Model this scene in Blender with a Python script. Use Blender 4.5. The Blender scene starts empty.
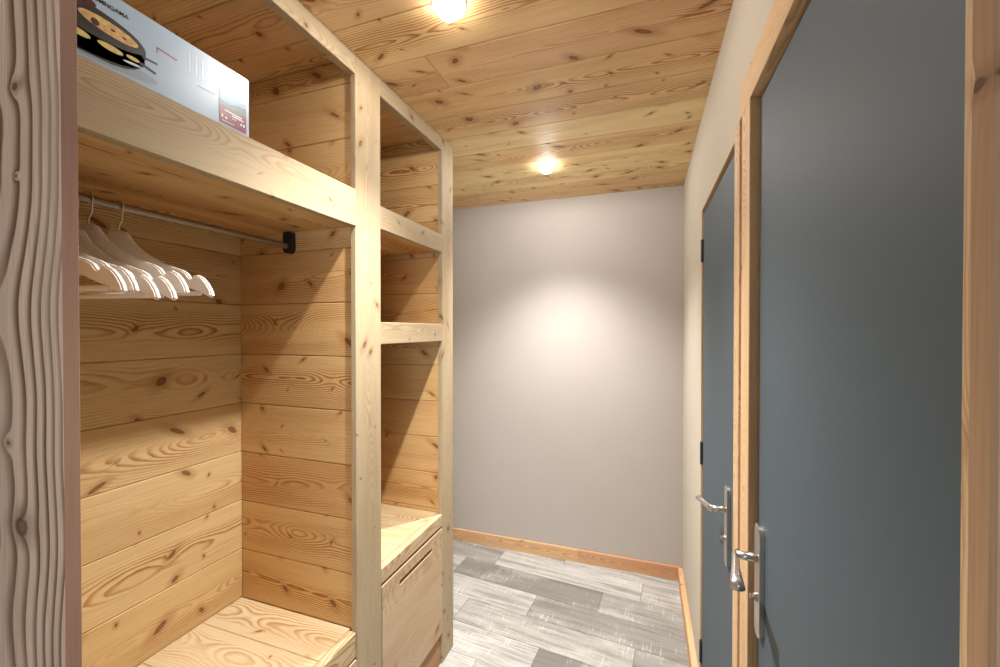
import bpy, bmesh, math, random
from mathutils import Vector, Matrix

S = bpy.context.scene
COL = S.collection
R = random.Random(7)

# ------------------------------------------------------------------ camera
cd = bpy.data.cameras.new('camera')
cam = bpy.data.objects.new('camera', cd)
COL.objects.link(cam)
cd.sensor_width = 36.0
cd.lens = 415 / 1000 * 36.0
cd.clip_start = 0.02
cam.location = (0, 0, 1.55)
cam.rotation_euler = (math.radians(90 - 0.483), 0, math.atan(145 / 415))
S.camera = cam

# ------------------------------------------------------------------ world, colour, light
w = bpy.data.worlds.new('world')
S.world = w
w.use_nodes = True
w.node_tree.nodes['Background'].inputs[0].default_value = (0.75, 0.85, 1.0, 1)
w.node_tree.nodes['Background'].inputs[1].default_value = 0.6
S.view_settings.view_transform = 'Standard'
S.view_settings.look = 'None'
S.view_settings.gamma = 1
S.view_settings.use_curve_mapping = False
S.view_settings.exposure = 1.95

BEAM_W, WIDE = 60.0, 0.058      # lamp power and the share of it that leaves sideways
SPOT_COL = (1.0, 0.96, 0.915)
LIGHTS = [(-0.505, 1.027), (-0.505, 2.206)]

def area(name, loc, rot, sx, sy, power, col):
    l = bpy.data.lights.new(name, 'AREA')
    l.shape = 'RECTANGLE'; l.size = sx; l.size_y = sy
    l.energy = power; l.color = col
    o = bpy.data.objects.new(name, l)
    o.location = loc; o.rotation_euler = rot
    COL.objects.link(o)
    return o
# daylight entering by the window of the room behind the camera
area('window_daylight', (0.70, -2.62, 1.45), (math.radians(90), 0, 0), 1.5, 1.2, 10, (0.80, 0.89, 1.0))

CEIL = 2.44

# ------------------------------------------------------------------ helpers
def lin(r, g, b):
    f = lambda c: (c / 255 / 12.92) if c / 255 <= 0.04045 else ((c / 255 + 0.055) / 1.055) ** 2.4
    return (f(r), f(g), f(b), 1)

class N:
    """small node-tree builder"""
    def __init__(s, name):
        s.m = bpy.data.materials.new(name)
        s.m.use_nodes = True
        s.t = s.m.node_tree
        s.b = s.t.nodes['Principled BSDF']
    def n(s, typ, **kw):
        x = s.t.nodes.new(typ)
        for k, v in kw.items(): setattr(x, k, v)
        return x
    def put(s, sock, v):
        if isinstance(v, bpy.types.NodeSocket): s.t.links.new(v, sock)
        elif v is not None: sock.default_value = v
    def math(s, op, a, b=None, c=None, clamp=False):
        x = s.n('ShaderNodeMath', operation=op, use_clamp=clamp)
        s.put(x.inputs[0], a)
        if b is not None: s.put(x.inputs[1], b)
        if c is not None: s.put(x.inputs[2], c)
        return x.outputs[0]
    def vmath(s, op, a, b=None):
        x = s.n('ShaderNodeVectorMath', operation=op)
        s.put(x.inputs[0], a)
        if b is not None: s.put(x.inputs[1], b)
        return x.outputs['Value'] if op == 'LENGTH' else x.outputs[0]
    def noise(s, vec, scale=1, detail=2, rough=0.5, dist=0):
        x = s.n('ShaderNodeTexNoise')
        s.put(x.inputs['Vector'], vec)
        x.inputs['Scale'].default_value = scale
        x.inputs['Detail'].default_value = detail
        x.inputs['Roughness'].default_value = rough
        x.inputs['Distortion'].default_value = dist
        return x.outputs[0]
    def mr(s, v, a, b, c=0.0, d=1.0, smooth=True):
        x = s.n('ShaderNodeMapRange')
        if smooth: x.interpolation_type = 'SMOOTHSTEP'
        s.put(x.inputs[0], v)
        for i, q in zip((1, 2, 3, 4), (a, b, c, d)): s.put(x.inputs[i], q)
        return x.outputs[0]
    def mix(s, f, a, b, mode='MIX'):
        x = s.n('ShaderNodeMix', data_type='RGBA', blend_type=mode)
        s.put(x.inputs[0], f); s.put(x.inputs[6], a); s.put(x.inputs[7], b)
        return x.outputs[2]
    def bump(s, h, strength=0.2, dist=0.002):
        x = s.n('ShaderNodeBump')
        x.inputs['Strength'].default_value = strength
        x.inputs['Distance'].default_value = dist
        s.put(x.inputs['Height'], h)
        s.t.links.new(x.outputs[0], s.b.inputs['Normal'])

def wood(name, cols, line, knotc=(0.12, 0.05, 0.022, 1), ring=165.0, line_k=0.6, swing=0.24, tight=0.0,
         knot_along=4.2, knot_across=8.0, knot_min=0.35, knot_r=0.011, rough=0.62, spec=0.25, tone_k=1.0, bump=0.25, half=0.09, vis_min=0.12, wob=1.0, spots=None):
    """board wood cut from a log: 'grain' = (along + offset, across from the board's middle, depth) in metres, 'seed' per board"""
    k = N(name)
    g = k.n('ShaderNodeAttribute', attribute_name='grain').outputs['Vector']
    tone = k.n('ShaderNodeAttribute', attribute_name='tone').outputs['Fac']
    seed = k.n('ShaderNodeAttribute', attribute_name='seed').outputs['Fac']
    sep = k.n('ShaderNodeSeparateXYZ'); k.put(sep.inputs[0], g)
    al, ac, dp = sep.outputs
    sv = k.n('ShaderNodeCombineXYZ'); k.put(sv.inputs[2], seed); k.put(sv.inputs[1], k.math('MULTIPLY', seed, 0.37))
    gs = k.vmath('ADD', g, sv.outputs[0])
    a1 = k.n('ShaderNodeCombineXYZ'); k.put(a1.inputs[0], al); k.put(a1.inputs[1], seed)
    line1 = a1.outputs[0]
    # knots
    warp = k.noise(k.vmath('MULTIPLY', gs, (30.0, 60.0, 60.0)), 1, 2)
    kv = k.n('ShaderNodeCombineXYZ')
    k.put(kv.inputs[0], k.math('MULTIPLY', al, knot_along))
    k.put(kv.inputs[1], k.math('MULTIPLY', k.math('ADD', k.math('ADD', ac, seed), k.math('MULTIPLY', dp, 0.5)), knot_across))
    vo = k.n('ShaderNodeTexVoronoi', voronoi_dimensions='2D', feature='F1')
    k.put(vo.inputs['Vector'], kv.outputs[0]); vo.inputs['Scale'].default_value = 1.0
    vo.inputs['Randomness'].default_value = 0.95
    dv = k.vmath('SUBTRACT', kv.outputs[0], vo.outputs['Position'])
    ds = k.n('ShaderNodeSeparateXYZ'); k.put(ds.inputs[0], dv)
    cs = k.n('ShaderNodeSeparateColor'); k.put(cs.inputs[0], vo.outputs['Color'])
    ax_ = k.math('DIVIDE', ds.outputs[0], knot_along)
    ay_ = k.math('DIVIDE', ds.outputs[1], knot_across)
    skew = k.math('MULTIPLY_ADD', cs.outputs[2], 3.0, -1.5)
    ax2 = k.math('MULTIPLY', k.math('SUBTRACT', ax_, k.math('MULTIPLY', ay_, skew)), k.math('MULTIPLY_ADD', cs.outputs[0], -0.35, 1.15))
    ay2 = k.math('MULTIPLY', ay_, 0.80)
    d = k.math('SQRT', k.math('ADD', k.math('MULTIPLY', ax2, ax2), k.math('MULTIPLY', ay2, ay2)))
    d = k.math('ADD', d, k.math('MULTIPLY_ADD', warp, 0.005, -0.0025))
    present = k.math('GREATER_THAN', cs.outputs[1], knot_min)
    rad = k.math('MULTIPLY_ADD', k.math('POWER', cs.outputs[0], 1.6), knot_r, knot_r * 0.32)
    rel = k.math('DIVIDE', d, rad)
    if spots:                       # knots at known places of one particular board
        rel = None
        for sa, sc_, sr in spots:
            px_ = k.math('MULTIPLY', k.math('SUBTRACT', al, sa), 1.25); py_ = k.math('SUBTRACT', ac, sc_)
            dd = k.math('SQRT', k.math('ADD', k.math('MULTIPLY', px_, px_), k.math('MULTIPLY', py_, py_)))
            dd = k.math('DIVIDE', k.math('ADD', dd, k.math('MULTIPLY_ADD', warp, 0.012, -0.006)), sr)
            rel = dd if rel is None else k.math('MINIMUM', rel, dd)
        present = 1.0
    knot = k.math('MULTIPLY', k.mr(rel, 1.15, 0.6), present)
    halo = k.math('MULTIPLY', k.mr(rel, 3.4, 0.9), present)
    # growth rings of a tapering, slightly bent trunk
    cen = k.math('MULTIPLY_ADD', k.noise(k.vmath('MULTIPLY', line1, (0.9, 1.0, 1.0)), 1, 1), 0.12, -0.06)
    dep = k.math('ADD', k.math('MULTIPLY_ADD', k.noise(k.vmath('MULTIPLY', line1, (1.5, 3.1, 1.0)), 1, 2, 0.55), swing, -swing * 0.42), k.math('ADD', dp, tight))
    u = k.math('SUBTRACT', ac, cen)
    r0 = k.math('SQRT', k.math('ADD', k.math('MULTIPLY', u, u), k.math('ADD', k.math('MULTIPLY', dep, dep), 0.00004)))
    n2 = k.noise(k.vmath('MULTIPLY', gs, (7.0, 26.0, 26.0)), 1, 3, 0.6)
    n3 = k.noise(k.vmath('MULTIPLY', gs, (2.2, 9.0, 9.0)), 1, 2, 0.5)
    r0 = k.math('ADD', r0, k.math('ADD', k.math('MULTIPLY', n2, 0.0075 * wob), k.math('MULTIPLY', n3, 0.014 * wob)))
    pull = k.math('MULTIPLY', k.math('POWER', 2.718, k.math('MULTIPLY', rel, -0.5)), present)
    r0 = k.math('ADD', r0, k.math('MULTIPLY', pull, 0.010))
    fr = k.math('FRACT', k.math('MULTIPLY', r0, ring))
    band = k.math('MULTIPLY', k.mr(fr, 0.35, 0.88), k.mr(fr, 1.0, 0.92))
    vis = k.mr(k.noise(k.vmath('MULTIPLY', gs, (1.1, 10.0, 6.0)), 1, 2), 0.40, 0.62, vis_min, 1.0)
    edge = k.mr(k.math('ABSOLUTE', u), half * 0.35, half * 1.0, 1.0, 0.45)
    band = k.math('MULTIPLY', k.math('MULTIPLY', k.math('MULTIPLY', band, vis), edge), line_k)
    fine = k.noise(k.vmath('MULTIPLY', gs, (7.0, 330.0, 330.0)), 1, 3, 0.6)
    blot = k.noise(k.vmath('MULTIPLY', gs, (1.4, 8.0, 8.0)), 1, 3, 0.55)
    r = k.n('ShaderNodeValToRGB'); k.put(r.inputs[0], tone)
    els = r.color_ramp.elements
    els[0].position = 0; els[0].color = cols[0]
    els[1].position = 1; els[1].color = cols[-1]
    for i, c in enumerate(cols[1:-1]):
        e = els.new((i + 1) / (len(cols) - 1)); e.color = c
    c = r.outputs[0]
    dark = k.mix(1.0, c, line, 'MULTIPLY')
    c = k.mix(k.mr(blot, 0.40, 0.75, 0, 0.30 * tone_k), c, dark)
    c = k.mix(k.mr(fine, 0.40, 0.72, 0.0, 0.24), c, dark)
    c = k.mix(band, c, dark)
    c = k.mix(k.math('MULTIPLY', halo, 0.45), c, dark)
    kr = k.mix(k.mr(k.math('SINE', k.math('MULTIPLY', rel, 7.0)), -1, 1), knotc, [min(1, q * 1.7) for q in knotc[:3]] + [1])
    c = k.mix(k.math('MULTIPLY', knot, 0.86), c, kr)
    k.put(k.b.inputs['Base Color'], c)
    k.b.inputs['Roughness'].default_value = rough
    k.b.inputs['Specular IOR Level'].default_value = spec
    if bump:
        k.bump(k.math('SUBTRACT', k.math('MULTIPLY', fine, 0.3), k.math('ADD', band, knot)), bump, 0.0010)
    return k.m

def plain(name, col, rough=0.5, metal=0.0, spec=0.5, nscale=0, nk=0.0, bump=0.0, bscale=200, emis=None, coat=0.0, anis=None):
    k = N(name)
    tc = k.n('ShaderNodeTexCoord').outputs['Object']
    c = col
    if nk:
        c = k.mix(k.mr(k.noise(tc, nscale, 4, 0.6), 0.3, 0.7, 0, nk), col, [q * 0.55 for q in col[:3]] + [1])
    k.put(k.b.inputs['Base Color'], c)
    k.b.inputs['Roughness'].default_value = rough
    k.b.inputs['Metallic'].default_value = metal
    k.b.inputs['Specular IOR Level'].default_value = spec
    k.b.inputs['Coat Weight'].default_value = coat
    k.b.inputs['Coat Roughness'].default_value = 0.12
    if bump: k.bump(k.noise(tc, bscale, 4, 0.65), bump, 0.001)
    if emis:
        k.b.inputs['Emission Color'].default_value = emis[0]
        k.b.inputs['Emission Strength'].default_value = emis[1]
    return k.m

LINE = (0.50, 0.31, 0.15, 1)
M_panel = wood('larch_panelling', [(0.60, 0.375, 0.155, 1), (0.68, 0.475, 0.225, 1), (0.58, 0.345, 0.145, 1), (0.69, 0.50, 0.245, 1)], LINE,
               ring=150, line_k=1.0, knot_along=5.4, knot_across=8.5, knot_min=0.2, knot_r=0.010)
M_frame = wood('larch_posts_and_shelf_edges', [(0.41, 0.325, 0.205, 1), (0.43, 0.345, 0.22, 1)], (0.56, 0.40, 0.27, 1),
               ring=210, line_k=0.5, knot_along=6.0, knot_across=14, knot_min=0.35, knot_r=0.0065, half=0.06, swing=0.16)
M_bench = wood('larch_bench_tops', [(0.58, 0.455, 0.275, 1), (0.57, 0.445, 0.27, 1), (0.60, 0.475, 0.295, 1)], (0.56, 0.37, 0.20, 1),
               ring=150, line_k=0.85, knot_min=0.5, knot_r=0.011)
M_drawer = wood('larch_drawer_fronts', [(0.56, 0.425, 0.285, 1), (0.55, 0.41, 0.265, 1)], (0.58, 0.39, 0.26, 1),
                ring=160, line_k=0.6, knot_min=0.35, knot_r=0.008)
M_ceil = wood('larch_ceiling_boards', [(0.74, 0.51, 0.26, 1), (0.80, 0.60, 0.33, 1), (0.70, 0.46, 0.25, 1), (0.80, 0.61, 0.32, 1), (0.84, 0.67, 0.37, 1)], (0.48, 0.30, 0.15, 1),
              ring=115, line_k=1.0, knot_along=5.4, knot_across=10.0, knot_min=0.2, knot_r=0.011)
M_plinth = wood('brown_plinth_board', [(0.42, 0.24, 0.11, 1), (0.44, 0.26, 0.12, 1)], LINE, line_k=0.4)
M_trim = wood('honey_spruce_trim', [(0.62, 0.42, 0.225, 1), (0.66, 0.49, 0.30, 1)], (0.56, 0.35, 0.18, 1),
              ring=260, line_k=0.6, knot_along=4.0, knot_across=12, knot_min=0.6, knot_r=0.005, half=0.06)
M_skirt = wood('spruce_baseboard', [(0.60, 0.36, 0.20, 1), (0.66, 0.43, 0.24, 1)], (0.54, 0.29, 0.17, 1),
               ring=150, line_k=0.5, knot_along=2.6, knot_across=9, knot_min=0.1, knot_r=0.009, half=0.05)
def rough(name, spots, cols, line, lk, vm, wb):
    return wood(name, cols, line, knotc=(0.10, 0.05, 0.03, 1), ring=130.0, line_k=lk,
                knot_along=3.2, knot_across=6, rough=0.8, bump=0.15, half=0.6, swing=0.06, tight=0.03, vis_min=vm, wob=wb, spots=spots)
M_rough = rough('rough_old_brown_wood', [(1.269, 0.087, 0.017), (1.897, 0.081, 0.008), (1.386, 0.055, 0.005), (1.77, 0.082, 0.002)],
                [(0.64, 0.48, 0.355, 1), (0.68, 0.51, 0.38, 1)], (0.22, 0.15, 0.11, 1), 1.0, 0.6, 0.15)
M_rough2 = rough('brown_timber_edge', [(1.706, 0.0, 0.006)], [(0.44, 0.28, 0.17, 1), (0.46, 0.30, 0.18, 1)], (0.5, 0.38, 0.3, 1), 0.25, 0.1, 0.3)
M_edge = wood('reddish_brown_sawn_edge', [(0.30, 0.175, 0.125, 1), (0.32, 0.19, 0.135, 1)], (0.6, 0.5, 0.45, 1), ring=300, line_k=0.2, knot_min=1.1, rough=0.8)
M_panel_back = wood('pale_larch_panelling', [(0.60, 0.425, 0.205, 1), (0.68, 0.53, 0.285, 1), (0.58, 0.39, 0.19, 1), (0.70, 0.56, 0.31, 1)], LINE,
                    ring=150, line_k=1.0, knot_along=5.4, knot_across=8.5, knot_min=0.12, knot_r=0.0095)

def board(bm, lo, hi, axis, across=None, bev=0.0012, tone=None, frac=0.0):
    """one plank as a bevelled box with its own grain coordinates"""
    gl = bm.verts.layers.float_vector.get('grain') or bm.verts.layers.float_vector.new('grain')
    tl = bm.verts.layers.float.get('tone') or bm.verts.layers.float.new('tone')
    sl = bm.verts.layers.float.get('seed') or bm.verts.layers.float.new('seed')
    b2 = bmesh.new()
    bmesh.ops.create_cube(b2, size=1)
    for v in b2.verts:
        v.co = Vector([(lo[i] + hi[i]) / 2 + v.co[i] * (hi[i] - lo[i]) for i in range(3)])
    if bev:
        bmesh.ops.bevel(b2, geom=b2.edges[:], offset=min(bev, min(hi[i] - lo[i] for i in range(3)) * 0.45), segments=1, affect='EDGES')
    dims = [(hi[i] - lo[i], i) for i in range(3) if i != axis]
    dims.sort(reverse=True)
    a1, a2 = dims[0][1], dims[1][1]
    if across is not None:
        a1 = across; a2 = [i for i in range(3) if i not in (axis, across)][0]
    off = R.uniform(0, 60); sd = R.uniform(0, 40)
    m1, m2 = (lo[a1] + hi[a1]) / 2, (lo[a2] + hi[a2]) / 2
    t = R.random() if tone is None else tone
    vm = {}
    for v in b2.verts:
        nv = bm.verts.new(v.co)
        nv[gl] = Vector((v.co[axis] + off, v.co[a1] - m1, v.co[a2] - m2)); nv[sl] = sd
        nv[tl] = t
        vm[v] = nv
    for f in b2.faces:
        bm.faces.new([vm[v] for v in f.verts])
    b2.free()

def nb():
    bm = bmesh.new()
    bm.verts.layers.float_vector.new('grain'); bm.verts.layers.float.new('tone'); bm.verts.layers.float.new('seed')
    return bm

def obj(name, bm, mat, parent=None, smooth=False, **props):
    me = bpy.data.meshes.new(name)
    bmesh.ops.recalc_face_normals(bm, faces=bm.faces[:])
    bm.to_mesh(me); bm.free()
    for m in (mat if isinstance(mat, (list, tuple)) else [mat]): me.materials.append(m)
    if smooth:
        for p in me.polygons: p.use_smooth = True
    o = bpy.data.objects.new(name, me)
    COL.objects.link(o)
    if parent:
        o.parent = parent
        o.matrix_parent_inverse = Matrix.Translation(-parent.location) if parent.type == 'EMPTY' and parent.parent is None else Matrix.Identity(4)
    for k_, v_ in props.items(): o[k_] = v_
    return o

def thing(name, label, cat, loc=(0, 0, 0), group=None):
    o = bpy.data.objects.new(name, None); COL.objects.link(o)
    o.location = loc; o['label'] = label; o['category'] = cat
    o.empty_display_size = 0.05
    if group: o['group'] = group
    return o

def struct(name, bm, mat, label, cat, parent=None):
    return obj(name, bm, mat, parent, kind='structure', label=label, category=cat)

def box(bm, lo, hi, bev=0.0):
    r = bmesh.ops.create_cube(bm, size=1)
    for v in r['verts']:
        v.co = Vector([(lo[i] + hi[i]) / 2 + v.co[i] * (hi[i] - lo[i]) for i in range(3)])
    if bev:
        es = list({e for v in r['verts'] for e in v.link_edges})
        bmesh.ops.bevel(bm, geom=es, offset=bev, segments=2, affect='EDGES')

def lathe(bm, prof, seg=32, mat=Matrix.Identity(4)):
    rings = []
    for r_, z in prof:
        rings.append([bm.verts.new(mat @ Vector((r_ * math.cos(2 * math.pi * i / seg), r_ * math.sin(2 * math.pi * i / seg), z))) for i in range(seg)])
    for a, b in zip(rings, rings[1:]):
        for i in range(seg):
            bm.faces.new((a[i], a[(i + 1) % seg], b[(i + 1) % seg], b[i]))
    bm.faces.new(list(reversed(rings[0]))); bm.faces.new(rings[-1])

def tube(bm, pts, radii, seg=16, flat=None):
    """sweep of ellipses along pts; radii = list of (r1, r2)"""
    pts = [Vector(p) for p in pts]
    rings = []
    upv = Vector((0, 0, 1))
    for i, p in enumerate(pts):
        t = (pts[min(i + 1, len(pts) - 1)] - pts[max(i - 1, 0)]).normalized()
        s = t.cross(upv)
        if s.length < 1e-3: s = t.cross(Vector((0, 1, 0)))
        s.normalize(); u = s.cross(t)
        r1, r2 = radii[i] if isinstance(radii, list) else radii
        rings.append([bm.verts.new(p + s * r1 * math.cos(2 * math.pi * j / seg) + u * r2 * math.sin(2 * math.pi * j / seg)) for j in range(seg)])
    for a, b in zip(rings, rings[1:]):
        for i in range(seg): bm.faces.new((a[i], a[(i + 1) % seg], b[(i + 1) % seg], b[i]))
    bm.faces.new(list(reversed(rings[0]))); bm.faces.new(rings[-1])

# ------------------------------------------------------------------ the room shell
XB, XF, XW = -1.402, -0.885, 0.223        # wardrobe back, wardrobe front, right wall face
YE = 2.790                                # end wall face
M_wr = plain('cream_painted_plaster', (0.50, 0.455, 0.375, 1), rough=0.85, spec=0.2, nscale=5, nk=0.04, bump=0.15, bscale=120)
M_wb = plain('pinkish_beige_painted_plaster', (0.445, 0.41, 0.38, 1), rough=0.85, spec=0.2, nscale=4, nk=0.04, bump=0.12, bscale=120)
M_wn = plain('white_room_plaster', (0.72, 0.68, 0.64, 1), rough=0.9, spec=0.2, nscale=4, nk=0.03)

# floor: wood-look tiles laid slightly askew to the walls
def floor_mat():
    k = N('weathered_wood_look_tile')
    g = k.n('ShaderNodeAttribute', attribute_name='grain').outputs['Vector']
    tone = k.n('ShaderNodeAttribute', attribute_name='tone').outputs['Fac']
    streak = k.noise(k.vmath('MULTIPLY', g, (1.3, 26.0, 5.0)), 1, 6, 0.68, 0.25)
    fine = k.noise(k.vmath('MULTIPLY', g, (7.0, 160.0, 20.0)), 1, 4, 0.65)
    blot = k.noise(k.vmath('MULTIPLY', g, (2.4, 5.0, 3.0)), 1, 4, 0.6)
    saw = k.noise(k.vmath('MULTIPLY', g, (110.0, 9.0, 5.0)), 1, 3, 0.7)
    r = k.n('ShaderNodeValToRGB'); k.put(r.inputs[0], tone)
    e = r.color_ramp.elements
    e[0].position = 0; e[0].color = (0.17, 0.163, 0.148, 1)
    e[1].position = 1; e[1].color = (0.48, 0.47, 0.445, 1)
    x = e.new(0.45); x.color = (0.36, 0.345, 0.32, 1)
    c = r.outputs[0]
    c = k.mix(k.mr(streak, 0.46, 0.64, 0, 0.55), c, (0.12, 0.11, 0.095, 1))
    c = k.mix(k.mr(blot, 0.50, 0.66, 0, 0.30), c, (0.60, 0.585, 0.545, 1))
    c = k.mix(k.mr(fine, 0.48, 0.66, 0, 0.55), c, (0.16, 0.145, 0.13, 1))
    c = k.mix(k.math('MULTIPLY', k.mr(saw, 0.55, 0.72, 0, 0.45), k.mr(blot, 0.4, 0.6)), c, (0.86, 0.82, 0.77, 1))
    k.put(k.b.inputs['Base Color'], c)
    k.b.inputs['Roughness'].default_value = 0.55
    k.b.inputs['Specular IOR Level'].default_value = 0.35
    k.bump(k.math('ADD', fine, streak), 0.15, 0.001)
    return k.m
M_floor = floor_mat()
M_grout = plain('pale_grout', (0.55, 0.51, 0.46, 1), rough=0.9)
bm = nb()
W, L = 0.188, 0.92
ang = math.radians(5.2)
ca, sa = math.cos(ang), math.sin(ang)
lx0, lx1, ly0, ly1 = -2.2, 1.6, -2.6, 2.79
def clip_poly(bmx):
    for co, no in (((lx0, 0, 0), (-1, 0, 0)), ((lx1, 0, 0), (1, 0, 0)), ((0, ly0, 0), (0, -1, 0)), ((0, ly1, 0), (0, 1, 0))):
        bmesh.ops.bisect_plane(bmx, geom=bmx.verts[:] + bmx.edges[:] + bmx.faces[:], plane_co=co, plane_no=no, clear_outer=True)
for row in range(-18, 22):
    w0 = row * W + 0.03
    off = {0: 0.0}.get(row, 0) + (row * 0.37 + R.uniform(-0.08, 0.08)) % 1.0 * L
    for c_ in range(-6, 7):
        a0 = c_ * L + off
        t = R.random()
        b0 = len(bm.verts)
        board(bm, (a0 + 0.0012, w0 + 0.0012, -0.012), (a0 + L - 0.0012, w0 + W - 0.0012, 0.0), 0, across=1, bev=0.0008, tone=t)
for v in bm.verts:
    x, y = v.co.x, v.co.y
    # board axis runs towards -X and slightly +Y
    v.co.x = x * ca + y * sa
    v.co.y = -x * sa + y * ca
clip_poly(bm)
fl = bm
i0 = len(fl.faces)
box(fl, (lx0, ly0, -0.06), (lx1, ly1, -0.0022))
fl.faces.ensure_lookup_table()
for f in fl.faces[i0:]: f.material_index = 1
struct('floor', fl, [M_floor, M_grout], 'floor of pale and grey weathered wood-look tile planks', 'floor')

# ceiling: larch boards running across the passage
bm = nb()
y = 1.015 - 0.187 * 20
while y < YE + 0.02:
    y1 = min(y + 0.187, YE + 0.03)
    n = round((y - 1.015) / 0.187)
    if n == 1: cuts = [-1.42, -0.680, 1.6]
    elif n % 3 == 0: cuts = [-1.42, 1.6] if y > 0.3 else [-2.2, 0.2, 1.6]
    else: cuts = [-1.42, 1.6]
    if y < 0.3: cuts[0] = -2.2
    tn = {0: 0.1, 1: 0.5, 2: 0.0, 3: 0.35, 4: 1.0, 5: 0.62, 6: 0.95, 7: 0.9, 8: 0.4, 9: 0.35}.get(n, None)
    for a, b in zip(cuts, cuts[1:]):
        board(bm, (a + 0.0006, y + 0.0010, CEIL), (b - 0.0006, y1 - 0.0012, CEIL + 0.02), 0, across=1, bev=0.0024, tone=tn)
    y = y1 if y1 < YE + 0.02 else 99
box(bm, (-2.3, -2.7, CEIL + 0.019), (1.7, YE + 0.1, CEIL + 0.06))
struct('ceiling', bm, M_ceil, 'knotty larch board ceiling running across the passage', 'ceiling')

# end wall, left wall behind the wardrobe, right wall with two door openings
bm = bmesh.new(); box(bm, (XB - 0.1, YE, 0), (XW + 0.12, YE + 0.1, CEIL))
struct('wall_back', bm, M_wb, 'plain pinkish beige wall at the end of the passage', 'wall')
bm = bmesh.new(); box(bm, (XB - 0.12, 0.36, 0), (XB - 0.022, YE, CEIL))
struct('wall_left', bm, M_wn, 'plaster wall behind the wardrobe', 'wall')
D1a, D1b = 0.3825, 1.018      # near door opening
D2a, D2b = 1.176, 1.925      # far door opening
HD = 2.046
bm = bmesh.new()
box(bm, (XW, D2b, 0), (XW + 0.12, YE, CEIL))
box(bm, (XW, D2a - 0.062, HD + 0.004), (XW + 0.12, D2b, CEIL))
box(bm, (XW, 0.30, HD + 0.075), (XW + 0.12, D2a - 0.062, CEIL))
box(bm, (XW + 0.10, 0.30, 0), (XW + 0.12, D2b, HD + 0.1))
struct('wall_right', bm, M_wr, 'cream plaster wall beside and above the two grey doors', 'wall')

# room behind the camera
bm = bmesh.new()
box(bm, (-2.3, -2.7, 0), (-2.2, 0.36, CEIL))
box(bm, (1.6, -2.7, 0), (1.7, 0.36, CEIL))
box(bm, (-2.2, -2.7, 0), (-0.10, -2.6, CEIL)); box(bm, (1.50, -2.7, 0), (1.6, -2.6, CEIL))
box(bm, (-0.10, -2.7, 0), (1.50, -2.6, 0.8)); box(bm, (-0.10, -2.7, 2.1), (1.50, -2.6, CEIL))
box(bm, (-2.2, 0.36, 0), (-1.50, 0.44, CEIL)); box(bm, (0.33, 0.30, 0), (1.6, 0.42, CEIL))
box(bm, (-0.97, 0.357, 2.14), (0.33, 0.40, CEIL))
struct('wall_front', bm, M_wn, 'white walls of the room behind the viewpoint', 'wall')

# ------------------------------------------------------------------ rough casing of the opening in front
def rough_board(bm, lo, hi, amp, seed, edge_axis_sign, seg=60, notch=None):
    """upright board whose hall-side edges waver like an old sawn slab"""
    gl = bm.verts.layers.float_vector['grain']; tl = bm.verts.layers.float['tone']
    rr = random.Random(seed)
    ph = [rr.uniform(0, 6) for _ in range(6)]
    sl = bm.verts.layers.float['seed']; off = Vector((0, 0.93 if edge_axis_sign > 0 else -0.205, 0)); sd = rr.uniform(0, 30)
    rings = []
    for i in range(seg + 1):
        z = lo[2] + (hi[2] - lo[2]) * i / seg
        wv = amp * (0.5 * math.sin(z * 5 + ph[0]) + 0.3 * math.sin(z * 17 + ph[1]) + 0.25 * math.sin(z * 41 + ph[2]) + 0.15 * math.sin(z * 97 + ph[3]))
        c = 0.0025
        xi = (hi[0] if edge_axis_sign > 0 else lo[0])
        xo = (lo[0] if edge_axis_sign > 0 else hi[0])
        s = edge_axis_sign
        y0, y1 = lo[1] + wv * 0.8, hi[1]
        yb = y1
        if notch:
            dz = (z - notch[0]) / notch[1]
            if abs(dz) < 1: yb = y1 - notch[2] * (1 - dz * dz)
        pts = [(xo, y0), (xi - s * c, y0), (xi + wv * 0.3, y0 + c), (xi + wv * 0.3, yb - 0.001), (xi - s * 0.001, yb), (xo, yb)]
        ring = []
        for (x, y) in pts:
            v = bm.verts.new((x, y, z)); v[gl] = Vector((z, x, y)) + off; v[tl] = 0.5; v[sl] = sd
            ring.append(v)
        rings.append(ring)
    for a, b in zip(rings, rings[1:]):
        for j in range(6):
            f = bm.faces.new((a[j], a[(j + 1) % 6], b[(j + 1) % 6], b[j]))
            if j in (2, 3): f.material_index = 1
    bm.faces.new(rings[0]); bm.faces.new(rings[-1])
bm = nb(); rough_board(bm, (-1.10, 0.333, 0), (-0.745, 0.3535, 2.14), 0.0003, 3, 1)
struct('trim_1', bm, [M_rough, M_edge], 'rough pinkish brown timber board upright at the left of the opening', 'door frame')
bm = nb(); rough_board(bm, (0.200, 0.3365, 0), (0.32, 0.3575, 2.14), 0.0005, 8, -1, seg=160, notch=(1.708, 0.007, 0.004))
struct('trim_2', bm, [M_rough2, M_rough2], 'narrow brown timber board edge at the right of the opening', 'door frame')
bm = nb(); board(bm, (-1.10, 0.333, 2.1405), (0.32, 0.356, 2.26), 0)
struct('trim_3', bm, M_rough, 'timber head board over the opening', 'door frame')

# ------------------------------------------------------------------ doors
M_door = plain('slate_blue_grey_satin_paint', (0.063, 0.089, 0.108, 1), rough=0.58, spec=0.32, bump=0.05, bscale=500)
M_black = plain('matt_black_hardware', (0.012, 0.011, 0.011, 1), rough=0.5)
M_steel = plain('brushed_stainless_steel', (0.62, 0.60, 0.57, 1), rough=0.28, metal=1.0)
M_gap = plain('dark_gap_shade', (0.02, 0.017, 0.015, 1), rough=0.9)  # near-black colour standing in for shade in the door gap

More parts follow.
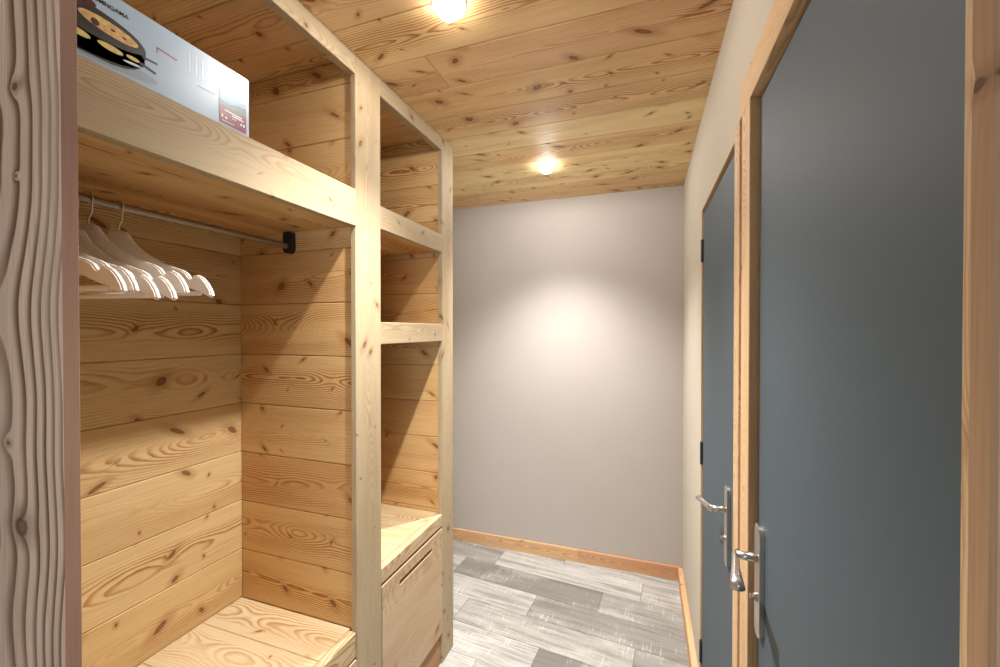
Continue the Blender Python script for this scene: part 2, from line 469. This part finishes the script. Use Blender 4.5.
# casing of the near door
bm = nb()
board(bm, (0.210, D1b, 0), (0.30, 1.092, HD), 2, across=1, tone=0.8)
board(bm, (0.225, 1.092, 0), (0.30, 1.120, HD), 2, across=1, tone=0.1)
board(bm, (0.210, 0.3585, 0), (0.30, D1a, HD), 2, across=1, tone=0.8)
board(bm, (0.210, 0.3585, HD), (0.30, 1.118, HD + 0.075), 1, across=2, tone=0.7)
struct('trim_4', bm, M_trim, 'honey-coloured wooden casing round the nearer grey door', 'door frame')
bm = nb()
board(bm, (0.210, 1.1205, 0), (0.30, D2a, HD + 0.003), 2, across=1, tone=1.0)
board(bm, (0.2225, D2b - 0.004, 0), (0.30, D2b, HD), 2, across=0, tone=0.2)
board(bm, (0.2225, D2a, HD), (0.30, D2b, HD + 0.0035), 1, across=0, tone=0.2)
struct('trim_5', bm, M_trim, 'thin wooden lining round the farther grey door', 'door frame')

def door(n, y0, y1, xf, hinge_y, handle_y, hz, direc, label):
    root = bpy.data.objects.new('door_%d' % n, None); COL.objects.link(root)
    root.location = (xf, (y0 + y1) / 2, 0); root.empty_display_size = 0.05
    root['kind'] = 'structure'; root['label'] = label; root['category'] = 'door'
    bm = bmesh.new()
    box(bm, (xf, y0, 0.008), (xf + 0.04, y1, HD - 0.014), 0.0015)
    leaf = obj('door_leaf', bm, M_door, root)
    bm = bmesh.new()
    box(bm, (xf + 0.012, y0 - 0.006, 0.004), (xf + 0.03, y0 + 0.002, HD - 0.001))
    box(bm, (xf + 0.012, y1 - 0.002, 0.004), (xf + 0.03, y1 + (0.017 if n == 1 else 0.005), HD - 0.001))
    box(bm, (xf + 0.006, y0, HD - 0.0155), (xf + 0.03, y1, HD - 0.001))
    obj('door_gap_shade', bm, M_gap, root)  # dark strips painted as the shadow between leaf and frame
    for z in (0.20, 1.035, 1.88):
        bm = bmesh.new()
        lathe(bm, [(0.0055, -0.047), (0.007, -0.045), (0.007, 0.045), (0.0055, 0.047)], 14, Matrix.Translation((xf - 0.003, hinge_y, z)))
        sgn = -1 if hinge_y > y0 + 0.1 else 1
        box(bm, (xf - 0.002, min(hinge_y, hinge_y + sgn * 0.012), z - 0.042), (xf + 0.001, max(hinge_y, hinge_y + sgn * 0.012), z + 0.042))
        obj('hinge', bm, M_black, root)
    # long steel backplate with rounded ends
    bm = bmesh.new()
    px = xf - 0.0095
    pts = []
    w2, h2, rc = 0.0205, 0.115, 0.017
    for cx, cz, a0 in ((1, 1, 0), (-1, 1, 90), (-1, -1, 180), (1, -1, 270)):
        for q in range(0, 91, 15):
            a = math.radians(a0 + q)
            pts.append((handle_y + cx * (w2 - rc) + rc * math.cos(a), hz - 0.046 + cz * (h2 - rc) + rc * math.sin(a)))
    a_ = [bm.verts.new((px + 0.001, y_, z_)) for y_, z_ in pts]
    in_ = [bm.verts.new((px, handle_y + (y_ - handle_y) * 0.93, hz - 0.046 + (z_ - hz + 0.046) * 0.985)) for y_, z_ in pts]
    b_ = [bm.verts.new((xf - 0.0004, y_, z_)) for y_, z_ in pts]
    m_ = len(pts)
    for i in range(m_):
        j = (i + 1) % m_
        bm.faces.new((a_[i], a_[j], b_[j], b_[i])); bm.faces.new((in_[i], in_[j], a_[j], a_[i]))
    bm.faces.new(in_)
    bm.faces.new(list(reversed(b_)))
    plate = obj('door_handle_plate', bm, M_steel, root, label='stainless steel handle plate')
    # neck and flared lever
    bm = bmesh.new()
    tube(bm, [(px + 0.0005, handle_y, hz), (px - 0.02, handle_y, hz), (px - 0.041, handle_y, hz)], [(0.0095, 0.0095), (0.0085, 0.0085), (0.0085, 0.0085)], 20)
    d = direc
    xl = px - 0.040
    path = [(xl + 0.007, handle_y - d * 0.007, hz + 0.001), (xl, handle_y + d * 0.002, hz), (xl - 0.002, handle_y + d * 0.016, hz - 0.002),
            (xl - 0.006, handle_y + d * 0.045, hz - 0.006), (xl - 0.010, handle_y + d * 0.075, hz - 0.009), (xl - 0.014, handle_y + d * 0.102, hz - 0.012)]
    tube(bm, path, [(0.0045, 0.009), (0.0055, 0.0092), (0.0058, 0.009), (0.0078, 0.0086), (0.0105, 0.0084), (0.0138, 0.0082)], 24)
    obj('lever_handle', bm, M_steel, plate, smooth=True)
    bm = bmesh.new()
    kz = hz - 0.082
    lathe(bm, [(0.009, 0), (0.009, 0.004), (0.006, 0.006)], 20, Matrix.Translation((px, handle_y, kz)) @ Matrix.Rotation(-math.pi / 2, 4, 'Y'))
    box(bm, (px - 0.012, handle_y - 0.008, kz - 0.003), (px - 0.005, handle_y + 0.008, kz + 0.003), 0.001)
    obj('lock_turn', bm, M_steel, plate)
    return root

door(1, D1a + 0.004, D1b - 0.018, 0.227, D1a + 0.002, 0.974, 1.083, -1, 'nearer blue-grey flush door with steel lever handle filling the right side')
door(2, D2a + 0.004, D2b - 0.010, 0.229, D2b - 0.010, 1.335, 1.034, 1, 'farther blue-grey flush door seen edge-on beyond the nearer one')

# baseboards
bm = nb()
board(bm, (XB, YE - 0.018, 0), (-0.42, YE, 0.082), 0, tone=1.0)
board(bm, (-0.4198, YE - 0.018, 0), (XW - 0.002, YE, 0.082), 0, tone=0.0)
struct('baseboard_back', bm, M_skirt, 'wooden baseboard along the beige end wall', 'baseboard')
bm = nb(); board(bm, (0.197, D2b + 0.002, 0), (XW, YE - 0.0185, 0.082), 1, across=2, tone=0.8)
struct('baseboard_right', bm, M_skirt, 'short wooden baseboard beside the farther door', 'baseboard')

# ------------------------------------------------------------------ the wardrobe
Y0, P1a, P1b, P2a, P2b = 0.366, 1.118, 1.252, 1.722, 1.838
ward = thing('built_in_wardrobe', 'open built-in larch wardrobe with hanging bay, shelves, bench and drawer column along the left', 'wardrobe', (XF, 1.1, 0))
BT = 0.565                       # bench top
PITCH = 0.1795
def rows(z0, z1, base=BT, pitch=PITCH, ph=0.0):
    n = math.floor((z0 - base - ph) / pitch)
    out = []
    z = base + ph + n * pitch
    while z < z1:
        a, b = max(z, z0), min(z + pitch, z1)
        if b - a > 0.004: out.append((a, b))
        z += pitch
    return out
# back panel boards run along the passage
bm = nb()
for i, (a, b) in enumerate(rows(0.0, CEIL)):
    board(bm, (XB - 0.02, Y0, a + 0.0006), (XB, P1a + 0.020, b - 0.0006), 1, across=2, bev=0.0024)
obj('back_panel', bm, M_panel_back, ward)
bm = nb()
for i, (a, b) in enumerate(rows(0.0, CEIL, ph=-0.02, pitch=0.168)):
    board(bm, (XB - 0.02, P1b - 0.11, a + 0.0006), (XB, P2a + 0.020, b - 0.0006), 1, across=2, bev=0.0024)
obj('back_panel', bm, M_panel_back, ward)
def side(y0, y1, ph, pitch, x1=XF - 0.024):
    bm = nb()
    for a, b in rows(0.0, CEIL - 0.001, ph=ph, pitch=pitch):
        board(bm, (XB + 0.0005, y0, a + 0.0006), (x1, y1, b - 0.0006), 0, across=2, bev=0.0024)
    return bm
obj('side_panel', side(Y0 - 0.006, Y0 + 0.016, 0, PITCH, XF - 0.001), M_panel, ward)
obj('divider_panel', side(P1a + 0.007, P1a + 0.029, 0, PITCH, XF - 0.006), M_panel, ward)
obj('side_panel', side(P2a + 0.007, P2a + 0.029, -0.02, 0.168, XF - 0.006), M_panel, ward)
# posts and top rail
bm = nb(); board(bm, (XF - 0.022, P1a, 0), (XF, P1b, CEIL - 0.0005), 2, across=1, bev=0.0025, tone=0.9)
obj('post', bm, M_frame, ward)
bm = nb(); board(bm, (XF - 0.022, P2a, 0), (XF, P2b, CEIL - 0.0005), 2, across=1, bev=0.0025, tone=0.6)
board(bm, (XB, P2b - 0.024, 0), (XF - 0.023, P2b, CEIL - 0.0005), 2, across=0, bev=0.0025, tone=0.6)
obj('post', bm, M_frame, ward)
for a, b in ((Y0 + 0.017, P1a - 0.0005), (P1b + 0.0005, P2a - 0.0005)):
    bm = nb(); board(bm, (XF - 0.030, a, CEIL - 0.062), (XF, b, CEIL - 0.0005), 1, across=2, bev=0.002, tone=0.0)
    obj('top_rail', bm, M_frame, ward)
# shelves
def shelf(y0, y1, z0, z1, ny, tone=0.7):
    bm = nb()
    board(bm, (XF - 0.026, y0, z0), (XF, y1, z1), 1, across=2, bev=0.002, tone=tone)
    s = obj('shelf', bm, M_frame, ward)
    bm = nb()
    xs = [XB + 0.0005 + (XF - 0.0265 - XB) * i / 3 for i in range(4)]
    for a, b in zip(xs, xs[1:]):
        board(bm, (a + 0.0005, y0, z1 - 0.030), (b - 0.0005, y1, z1 - 0.001), 1, across=0, bev=0.0012)
        board(bm, (a + 0.0005, y0, z0 + 0.003), (b - 0.0005, y1, z0 + 0.020), 1, across=0, bev=0.0012)
    obj('shelf_boards', bm, M_panel, s)
shelf(Y0 + 0.017, P1a - 0.0005 + 0.006, 1.886, 2.006, 4)
shelf(P1b + 0.0005, P2a - 0.0005, 1.908, 1.990, 2)
shelf(P1b + 0.0005, P2a - 0.0005, 1.499, 1.578, 2)
# inner side of the shelf column (behind the first post)
bm = nb()
for a, b in rows(0.0, CEIL - 0.001):
    board(bm, (XB + 0.0005, P1b - 0.030, a + 0.0006), (XF - 0.023, P1b - 0.008, b - 0.0006), 0, across=2)
obj('divider_panel', bm, M_panel, ward)
# bench of the hanging bay
def top_boards(y0, y1, z, joints, x0=XF - 0.031):
    bm = nb()
    ys = [y0] + joints + [y1]
    for a, b in zip(ys, ys[1:]):
        board(bm, (XB + 0.0005, a + 0.0007, z - 0.024), (x0, b - 0.0007, z), 0, across=1, bev=0.0014)
    return bm
bt = obj('bench_top', top_boards(Y0 + 0.017, P1a + 0.006, BT, [0.445, 0.625, 0.803, 0.980]), M_bench, ward)
bm = nb(); board(bm, (XF - 0.0305, Y0 + 0.017, BT - 0.083), (XF - 0.002, P1a - 0.001, BT), 1, across=2, bev=0.0035, tone=0.8)
obj('bench_edge', bm, M_bench, bt)

def drawer_front(y0, y1, z0, z1, slot, slot_z, n, tone):
    """plank front; the top plank has a long rounded finger slot cut through"""
    bm = nb()
    x0, x1 = XF - 0.018, XF + 0.002
    zt = z1 - 0.125
    hs = [z0 + (zt - z0) * i / (n - 1) for i in range(n)]
    for a, b in zip(hs, hs[1:]):
        board(bm, (x0, y0, a + 0.0004), (x1, y1, b - 0.0004), 1, across=2, bev=0.0012, tone=R.random())
    gl = bm.verts.layers.float_vector['grain']; tl = bm.verts.layers.float['tone']
    off = Vector((R.uniform(0, 50), -zt - 0.06, 0)); tt = tone; sl = bm.verts.layers.float['seed']
    b2 = bmesh.new()
    def loop(pts):
        vs = [b2.verts.new((x1, p[0], p[1])) for p in pts]
        es = [b2.edges.new((vs[i], vs[(i + 1) % len(vs)])) for i in range(len(vs))]
        return es
    c = 0.004
    e = loop([(y0 + c, zt + 0.0004), (y1 - c, zt + 0.0004), (y1, zt + c), (y1, z1 - c), (y1 - c, z1), (y0 + c, z1), (y0, z1 - c), (y0, zt + c)])
    sy0, sy1 = slot; r_ = 0.0095
    sp = []
    for q in range(-90, 91, 18):
        sp.append((sy1 - r_ + r_ * math.cos(math.radians(q)), slot_z + r_ * math.sin(math.radians(q))))
    for q in range(90, 271, 18):
        sp.append((sy0 + r_ + r_ * math.cos(math.radians(q)), slot_z + r_ * math.sin(math.radians(q))))
    e += loop(sp)
    bmesh.ops.triangle_fill(b2, edges=e, use_beauty=True)
    g = bmesh.ops.extrude_face_region(b2, geom=b2.faces[:])
    for v in [v for v in g['geom'] if isinstance(v, bmesh.types.BMVert)]: v.co.x = x0
    vm = {}
    for v in b2.verts:
        nv = bm.verts.new(v.co); nv[gl] = Vector((v.co.y, v.co.z, v.co.x)) + off; nv[tl] = tt; nv[sl] = 3.3; vm[v] = nv
    for f in b2.faces:
        try: bm.faces.new([vm[v] for v in f.verts])
        except ValueError: pass
    b2.free()
    d = obj('drawer', bm, M_drawer, ward)
    bm = bmesh.new()
    z2 = z0 + 0.04; zz = z1 - 0.012
    xa = XB + 0.06
    box(bm, (xa, y0 + 0.02, z2), (x0 - 0.001, y0 + 0.032, zz)); box(bm, (xa, y1 - 0.032, z2), (x0 - 0.001, y1 - 0.02, zz))
    box(bm, (xa, y0 + 0.032, z2), (xa + 0.012, y1 - 0.032, zz)); box(bm, (xa, y0 + 0.032, z2), (x0 - 0.001, y1 - 0.032, z2 + 0.01))
    obj('drawer_tray', bm, M_tray, d)
    return d
M_tray = plain('dull_plywood', (0.22, 0.15, 0.09, 1), rough=0.8, nscale=30, nk=0.2)
drawer_front(Y0 + 0.020, P1a - 0.002, 0.142, 0.477, (0.62, 0.88), 0.430, 3, 0.7)
# drawer column
dt = obj('drawer_column_top', top_boards(P1b - 0.008, P2a + 0.006, 0.697, [1.41, 1.575]), M_bench, ward)
bm = nb(); board(bm, (XF - 0.0305, P1b + 0.001, 0.642), (XF, P2a - 0.001, 0.697), 1, across=2, bev=0.003, tone=0.3)
obj('top_edge', bm, M_drawer, dt)
drawer_front(P1b + 0.003, P2a - 0.002, 0.145, 0.632, (1.363, 1.623), 0.581, 3, 0.4)
for a, b in ((Y0 + 0.018, P1a - 0.001), (P1b + 0.001, P2a - 0.001)):
    bm = nb(); board(bm, (XF - 0.030, a, 0), (XF - 0.008, b, 0.141), 1, across=2)
    obj('plinth', bm, M_plinth, ward)

# clothes rail with its two black brackets
M_rail = plain('dull_chromed_rail', (0.36, 0.31, 0.25, 1), rough=0.4, metal=0.9)
RX, RZ = -1.160, 1.838
bm = bmesh.new()
tube(bm, [(RX, Y0 + 0.02, RZ), (RX, P1a - 0.003, RZ)], [(0.0100, 0.0100), (0.0100, 0.0100)], 24)
rail = obj('clothes_rail', bm, M_rail, ward, smooth=False, label='metal clothes rail')
def bracket(y0, y1):
    bm = bmesh.new()
    pts = [(-0.016, 0.047), (0.016, 0.047)] + [(0.019 * math.cos(math.radians(q)), -0.004 + 0.021 * math.sin(math.radians(q))) for q in range(0, -181, -15)]
    a = [bm.verts.new((RX + p[0], y0, RZ + p[1])) for p in pts]
    b = [bm.verts.new((RX + p[0] * 0.9, y1, RZ + p[1])) for p in pts]
    n_ = len(pts)
    for i in range(n_): bm.faces.new((a[i], a[(i + 1) % n_], b[(i + 1) % n_], b[i]))
    bm.faces.new(a); bm.faces.new(b)
    obj('rail_bracket', bm, M_black, rail)
bracket(P1a + 0.0068, P1a - 0.016); bracket(Y0 + 0.0165, Y0 + 0.036)

# ------------------------------------------------------------------ hangers
M_hang = plain('white_washed_wood', (0.80, 0.74, 0.68, 1), rough=0.4, spec=0.5, coat=0.3)
M_wire = plain('nickel_wire', (0.75, 0.66, 0.55, 1), rough=0.3, metal=1.0)
def hanger_mesh():
    # outline of one half (x out, z down from neck), notched near the tip
    top = [(0.0, 0.0), (0.012, 0.0), (0.021, -0.003), (0.028, -0.010), (0.036, -0.022), (0.048, -0.036), (0.066, -0.050), (0.09, -0.064),
           (0.115, -0.076), (0.14, -0.086), (0.155, -0.091), (0.167, -0.098), (0.174, -0.108), (0.178, -0.112), (0.183, -0.105), (0.192, -0.103),
           (0.203, -0.109), (0.213, -0.121), (0.221, -0.136), (0.225, -0.150)]
    bot = [(0.221, -0.155), (0.212, -0.150), (0.198, -0.142), (0.18, -0.136), (0.16, -0.127), (0.135, -0.114), (0.105, -0.098), (0.075, -0.082), (0.045, -0.066), (0.02, -0.054), (0.0, -0.050)]
    right = top + bot
    left = [(-x, z) for x, z in reversed(right) if x > 0]
    out = right + left
    # orientation: start at neck, clockwise
    bm = bmesh.new()
    def yc(x): return 0.018 * (abs(x) / 0.225) ** 2      # arms sweep slightly forward
    th = 0.0062
    n_ = len(out)
    es = []
    fr = [bm.verts.new((x, yc(x) - th, z)) for x, z in out]
    es = [bm.edges.new((fr[i], fr[(i + 1) % n_])) for i in range(n_)]
    bmesh.ops.triangle_fill(bm, edges=es, use_beauty=True)
    g = bmesh.ops.extrude_face_region(bm, geom=bm.faces[:])
    for v in [v for v in g['geom'] if isinstance(v, bmesh.types.BMVert)]: v.co.y += 2 * th
    bmesh.ops.recalc_face_normals(bm, faces=bm.faces[:])
    sharp = [e for e in bm.edges if len(e.link_faces) == 2 and e.calc_face_angle(0) > 1.0 and abs(e.verts[0].co.y - yc(e.verts[0].co.x)) - th < 1e-4 and abs((e.verts[0].co.y - e.verts[1].co.y)) < th]
    bmesh.ops.bevel(bm, geom=sharp, offset=0.0028, segments=2, affect='EDGES')
    return bm
NZ = 1.780
def make_hanger(y, rot, dz, label):
    t = thing('clothes_hanger', label, 'hanger', (RX, y, NZ + dz), 'white wooden hangers on the rail')
    b = obj('hanger_body', hanger_mesh(), M_hang); b.parent = t
    bm = bmesh.new()
    tube(bm, [(-0.196, 0.013, -0.145), (0.196, 0.013, -0.145)], [(0.0055, 0.0055)] * 2, 12)
    q = obj('trouser_bar', bm, M_hang); q.parent = t
    bm = bmesh.new()
    top = RZ - NZ - dz
    r_ = 0.0135
    pts = [(0, 0, -0.02), (0, 0, 0.004), (0.003, 0, 0.014), (0.010, 0, 0.026)]
    z_c = top
    for a in range(-30, 206, 15):
        pts.append((r_ * math.cos(math.radians(a)), 0, z_c + r_ * math.sin(math.radians(a))))
    tube(bm, pts, [(0.0016, 0.0016)] * len(pts), 8)
    h = obj('hook', bm, M_wire, smooth=True); h.parent = t
    t.rotation_euler = (0, 0, rot)
    return t
HG = [(0.622, 13, 0.0, 'white wooden hanger closest to the rail end bracket, its curved tip farthest right'),
      (0.566, 13, 0.003, 'second white wooden hanger, counted from the rail bracket end'),
      (0.541, 13, -0.012, 'third white wooden hanger from the bracket end, its tip hanging a little lower'),
      (0.508, 13, -0.013, 'fourth white wooden hanger from the bracket end, low tip'),
      (0.470, 13, -0.002, 'fifth white wooden hanger from the bracket end'),
      (0.450, 13, -0.004, 'white wooden hanger nearest the rough left timber, tip shortest in view')]
h0 = None
for y_, r_, dz_, lb in HG:
    if h0 is None:
        h0 = make_hanger(y_, math.radians(r_), dz_, lb)
    else:
        c_ = h0.copy(); COL.objects.link(c_)
        c_.location = (RX, y_, NZ + dz_); c_.rotation_euler = (0, 0, math.radians(r_)); c_['label'] = lb
        for ch in list(h0.children):
            d_ = ch.copy(); COL.objects.link(d_); d_.parent = c_

# ------------------------------------------------------------------ boxed table grill on the shelf
BX = -0.893
bxr = thing('appliance_box', 'white cardboard box printed with a raclette grill, lying on the top shelf', 'box', (BX - 0.14, 0.565, 2.0065))
M_card = plain('glossy_white_carton', (0.30, 0.40, 0.51, 1), rough=0.35, spec=0.5, coat=0.25)
bm = bmesh.new(); box(bm, (BX - 0.27, 0.388, 2.0065), (BX, 0.743, 2.146), 0.003)
obj('carton', bm, M_card, bxr)
def cmat(n, c, **k): return plain(n, c, rough=0.35, **k)
C_blk = cmat('print_black', (0.012, 0.011, 0.012, 1)); C_rim = cmat('print_grey_rim', (0.018, 0.018, 0.014, 1))
C_red = cmat('print_red', (0.17, 0.010, 0.018, 1)); C_wht = cmat('print_white_and_reflection', (0.55, 0.60, 0.65, 1))
C_yel = cmat('print_cheese', (0.62, 0.50, 0.16, 1), nscale=120, nk=0.5); C_food = cmat('print_food', (0.66, 0.40, 0.16, 1), nscale=110, nk=0.9)
C_tom = cmat('print_tomato', (0.07, 0.006, 0.01, 1), nscale=60, nk=0.6); C_gry = cmat('print_grey', (0.45, 0.46, 0.48, 1))
C_sky = cmat('print_sky', (0.30, 0.46, 0.56, 1)); C_mt = cmat('print_mountain', (0.09, 0.21, 0.34, 1)); C_mt2 = cmat('print_valley', (0.05, 0.10, 0.085, 1))
C_pale = cmat('pale_blue_reflection', (0.34, 0.46, 0.58, 1)); C_shade = cmat('print_soft_grey', (0.24, 0.29, 0.36, 1))
def art(name, items):
    """flat printed shapes on the carton's face; items = (material, layer, polygon in metres (y, z))"""
    bm = bmesh.new(); mats = []
    for m, lay, poly in items:
        if m not in mats: mats.append(m)
        x = BX + 0.0003 + lay * 0.00012
        f = bm.faces.new([bm.verts.new((x, max(0.3905, p[0]), p[1])) for p in poly])
        f.material_index = mats.index(m)
    o = obj(name, bm, mats, bxr)
    return o
def ell(cy, cz, a, b, tilt=0, n=28):
    t = math.radians(tilt)
    return [(cy + a * math.cos(q) * math.cos(t) - b * math.sin(q) * math.sin(t), cz + a * math.cos(q) * math.sin(t) + b * math.sin(q) * math.cos(t))
            for q in [2 * math.pi * i / n for i in range(n)]]
def strip(y0, z0, y1, z1, w):
    d = Vector((y1 - y0, z1 - z0)); n = Vector((-d.y, d.x)).normalized() * w / 2
    return [(y0 + n.x, z0 + n.y), (y0 - n.x, z0 - n.y), (y1 - n.x, z1 - n.y), (y1 + n.x, z1 + n.y)]
items = [(C_shade, 0, ell(0.45, 2.027, 0.095, 0.013)),
         (C_blk, 1, ell(0.425, 2.056, 0.098, 0.034, -2)),
         (C_blk, 1, [(0.392, 2.018), (0.470, 2.020), (0.490, 2.024), (0.505, 2.031), (0.516, 2.040), (0.521, 2.050), (0.524, 2.062), (0.524, 2.076), (0.392, 2.09)]),
         (C_rim, 2, ell(0.440, 2.079, 0.084, 0.024, -3)),
         (C_blk, 3, ell(0.440, 2.084, 0.079, 0.0205, -3)),
         (C_food, 4, ell(0.468, 2.081, 0.044, 0.0115, -5)), (C_yel, 5, ell(0.455, 2.087, 0.010, 0.004, -10)), (C_tom, 5, ell(0.473, 2.081, 0.004, 0.002)), (C_tom, 5, ell(0.490, 2.078, 0.0035, 0.0018)),
         (C_tom, 5, ell(0.418, 2.103, 0.017, 0.012)), (C_tom, 5, ell(0.440, 2.107, 0.009, 0.006)), (C_tom, 5, ell(0.447, 2.079, 0.006, 0.006)),
         (C_yel, 5, ell(0.425, 2.048, 0.016, 0.0055, -4)), (C_yel, 5, ell(0.469, 2.048, 0.019, 0.0055, -2)), (C_yel, 5, ell(0.503, 2.050, 0.011, 0.0035, 0)),
         (C_wht, 5, ell(0.502, 2.040, 0.015, 0.0022, 6)),
         (C_blk, 2, strip(0.519, 2.063, 0.544, 2.064, 0.004)), (C_blk, 2, strip(0.515, 2.049, 0.541, 2.044, 0.005))]
art('printed_grill_picture', items)
items = [(C_red, 1, strip(0.543, 2.0965, 0.580, 2.0935, 0.0024)), (C_red, 1, strip(0.5435, 2.0965, 0.5435, 2.087, 0.0018)),
         (C_gry, 1, strip(0.549, 2.0885, 0.572, 2.087, 0.0018)), (C_gry, 1, strip(0.549, 2.084, 0.578, 2.082, 0.0015)),
         (C_red, 1, strip(0.619, 2.0655, 0.657, 2.0665, 0.0016))]
for i in range(9):  # pale upright strips paint a reflection onto the glossy carton
    yy = 0.604 + i * 0.0068
    items.append((C_pale if i % 2 else C_wht, 1, strip(yy, 2.080 + 0.004 * (i % 3), yy, 2.126 - 0.003 * (i % 2), 0.0026)))
art('printed_lines_and_reflection', items)
items = [(C_sky, 1, [(0.667, 2.080), (0.733, 2.078), (0.733, 2.132), (0.667, 2.132)]),
         (C_mt, 2, [(0.667, 2.060), (0.733, 2.060), (0.733, 2.082), (0.72, 2.080), (0.705, 2.086), (0.69, 2.093), (0.68, 2.098), (0.667, 2.095)]),
         (C_mt2, 3, [(0.667, 2.044), (0.733, 2.044), (0.733, 2.070), (0.712, 2.069), (0.69, 2.062), (0.667, 2.066)]),
         (C_red, 4, [(0.667, 2.0135), (0.733, 2.0135), (0.733, 2.050), (0.70, 2.049), (0.667, 2.053)]),
         (C_wht, 5, strip(0.680, 2.045, 0.722, 2.0435, 0.0030)), (C_wht, 5, strip(0.697, 2.039, 0.726, 2.0385, 0.0026)),
         (C_wht, 5, ell(0.674, 2.030, 0.002, 0.004, 0, 10)), (C_wht, 5, ell(0.683, 2.028, 0.003, 0.0025, 0, 10)),
         (C_wht, 5, strip(0.697, 2.033, 0.707, 2.033, 0.0016)), (C_wht, 5, ell(0.720, 2.029, 0.0022, 0.0035, 0, 10)), (C_wht, 5, ell(0.727, 2.029, 0.0022, 0.0035, 0, 10)),
         (C_wht, 5, strip(0.674, 2.020, 0.702, 2.020, 0.0012))]
art('printed_label', items)
fc = bpy.data.curves.new('lettering', 'FONT'); fc.body = 'TOMNGAMA'; fc.size = 0.0105; fc.offset = 0.0002
to = bpy.data.objects.new('lettering', fc); COL.objects.link(to)
bpy.context.view_layer.update()
me = bpy.data.meshes.new_from_object(to.evaluated_get(bpy.context.evaluated_depsgraph_get()))
bpy.data.objects.remove(to)
me.materials.clear(); me.materials.append(C_blk)
wd = max(v.co.x for v in me.vertices)
for v in me.vertices:
    v.co = Vector((BX + 0.0006, 0.438 + v.co.x / wd * 0.059, 2.1165 + v.co.y))
lo_ = bpy.data.objects.new('printed_lettering', me); COL.objects.link(lo_); lo_.parent = bxr
lo_.matrix_parent_inverse = Matrix.Translation(-bxr.location)

# ------------------------------------------------------------------ downlights
M_ring = plain('white_enamel_ring', (0.85, 0.83, 0.80, 1), rough=0.4)
M_lens = plain('lit_lamp_lens', (1, 1, 1, 1), emis=((1.0, 0.95, 0.88, 1), 15.0))
for i, (x, y) in enumerate(LIGHTS):
    t = thing('recessed_downlight', ['round lit downlight in the boarded ceiling, cut by the top of the picture',
                                     'round lit downlight in the boarded ceiling nearer the beige end wall'][i], 'ceiling light', (x, y, CEIL), 'ceiling downlights')
    bm = bmesh.new(); lathe(bm, [(0.037, 0.0), (0.037, -0.004), (0.041, -0.006), (0.047, -0.003), (0.048, 0.0)], 40)
    o = obj('trim_ring', bm, M_ring, smooth=True); o.parent = t
    bm = bmesh.new(); lathe(bm, [(0.0355, -0.001), (0.0355, -0.006), (0.035, -0.018), (0.031, -0.029), (0.022, -0.037), (0.010, -0.0405), (0.003, -0.041)], 32)
    o = obj('lamp_lens', bm, M_lens, smooth=True); o.parent = t
    l = bpy.data.lights.new('downlight_beam', 'POINT')
    l.energy = BEAM_W; l.color = SPOT_COL; l.shadow_soft_size = 0.018
    l.use_nodes = True                      # the reflector's beam: strong downwards, weak to the sides
    nt = l.node_tree; em = nt.nodes['Emission']
    tc = nt.nodes.new('ShaderNodeTexCoord'); sx = nt.nodes.new('ShaderNodeSeparateXYZ')
    ab = nt.nodes.new('ShaderNodeMath'); ab.operation = 'MULTIPLY'; ab.inputs[1].default_value = -1.0
    mr_ = nt.nodes.new('ShaderNodeMapRange'); mr_.interpolation_type = 'SMOOTHSTEP'
    mr_.inputs[1].default_value = 0.54; mr_.inputs[2].default_value = 1.0
    pw = nt.nodes.new('ShaderNodeMath'); pw.operation = 'POWER'; pw.inputs[1].default_value = 1.45
    ma = nt.nodes.new('ShaderNodeMath'); ma.operation = 'MULTIPLY_ADD'; ma.inputs[1].default_value = 1.0 - WIDE; ma.inputs[2].default_value = WIDE
    nt.links.new(tc.outputs['Normal'], sx.inputs[0]); nt.links.new(sx.outputs[2], ab.inputs[0])
    nt.links.new(ab.outputs[0], mr_.inputs[0]); nt.links.new(mr_.outputs[0], pw.inputs[0])
    nt.links.new(pw.outputs[0], ma.inputs[0]); 
    up_ = nt.nodes.new('ShaderNodeMapRange'); up_.interpolation_type = 'SMOOTHSTEP'
    up_.inputs[1].default_value = -0.32; up_.inputs[2].default_value = 0.14
    mm = nt.nodes.new('ShaderNodeMath'); mm.operation = 'MULTIPLY'
    nt.links.new(ab.outputs[0], up_.inputs[0]); nt.links.new(up_.outputs[0], mm.inputs[1])
    nt.links.new(ma.outputs[0], mm.inputs[0]); nt.links.new(mm.outputs[0], em.inputs['Strength'])
    lo = bpy.data.objects.new('downlight_beam', l); COL.objects.link(lo)
    lo.location = (x, y, CEIL - 0.062)
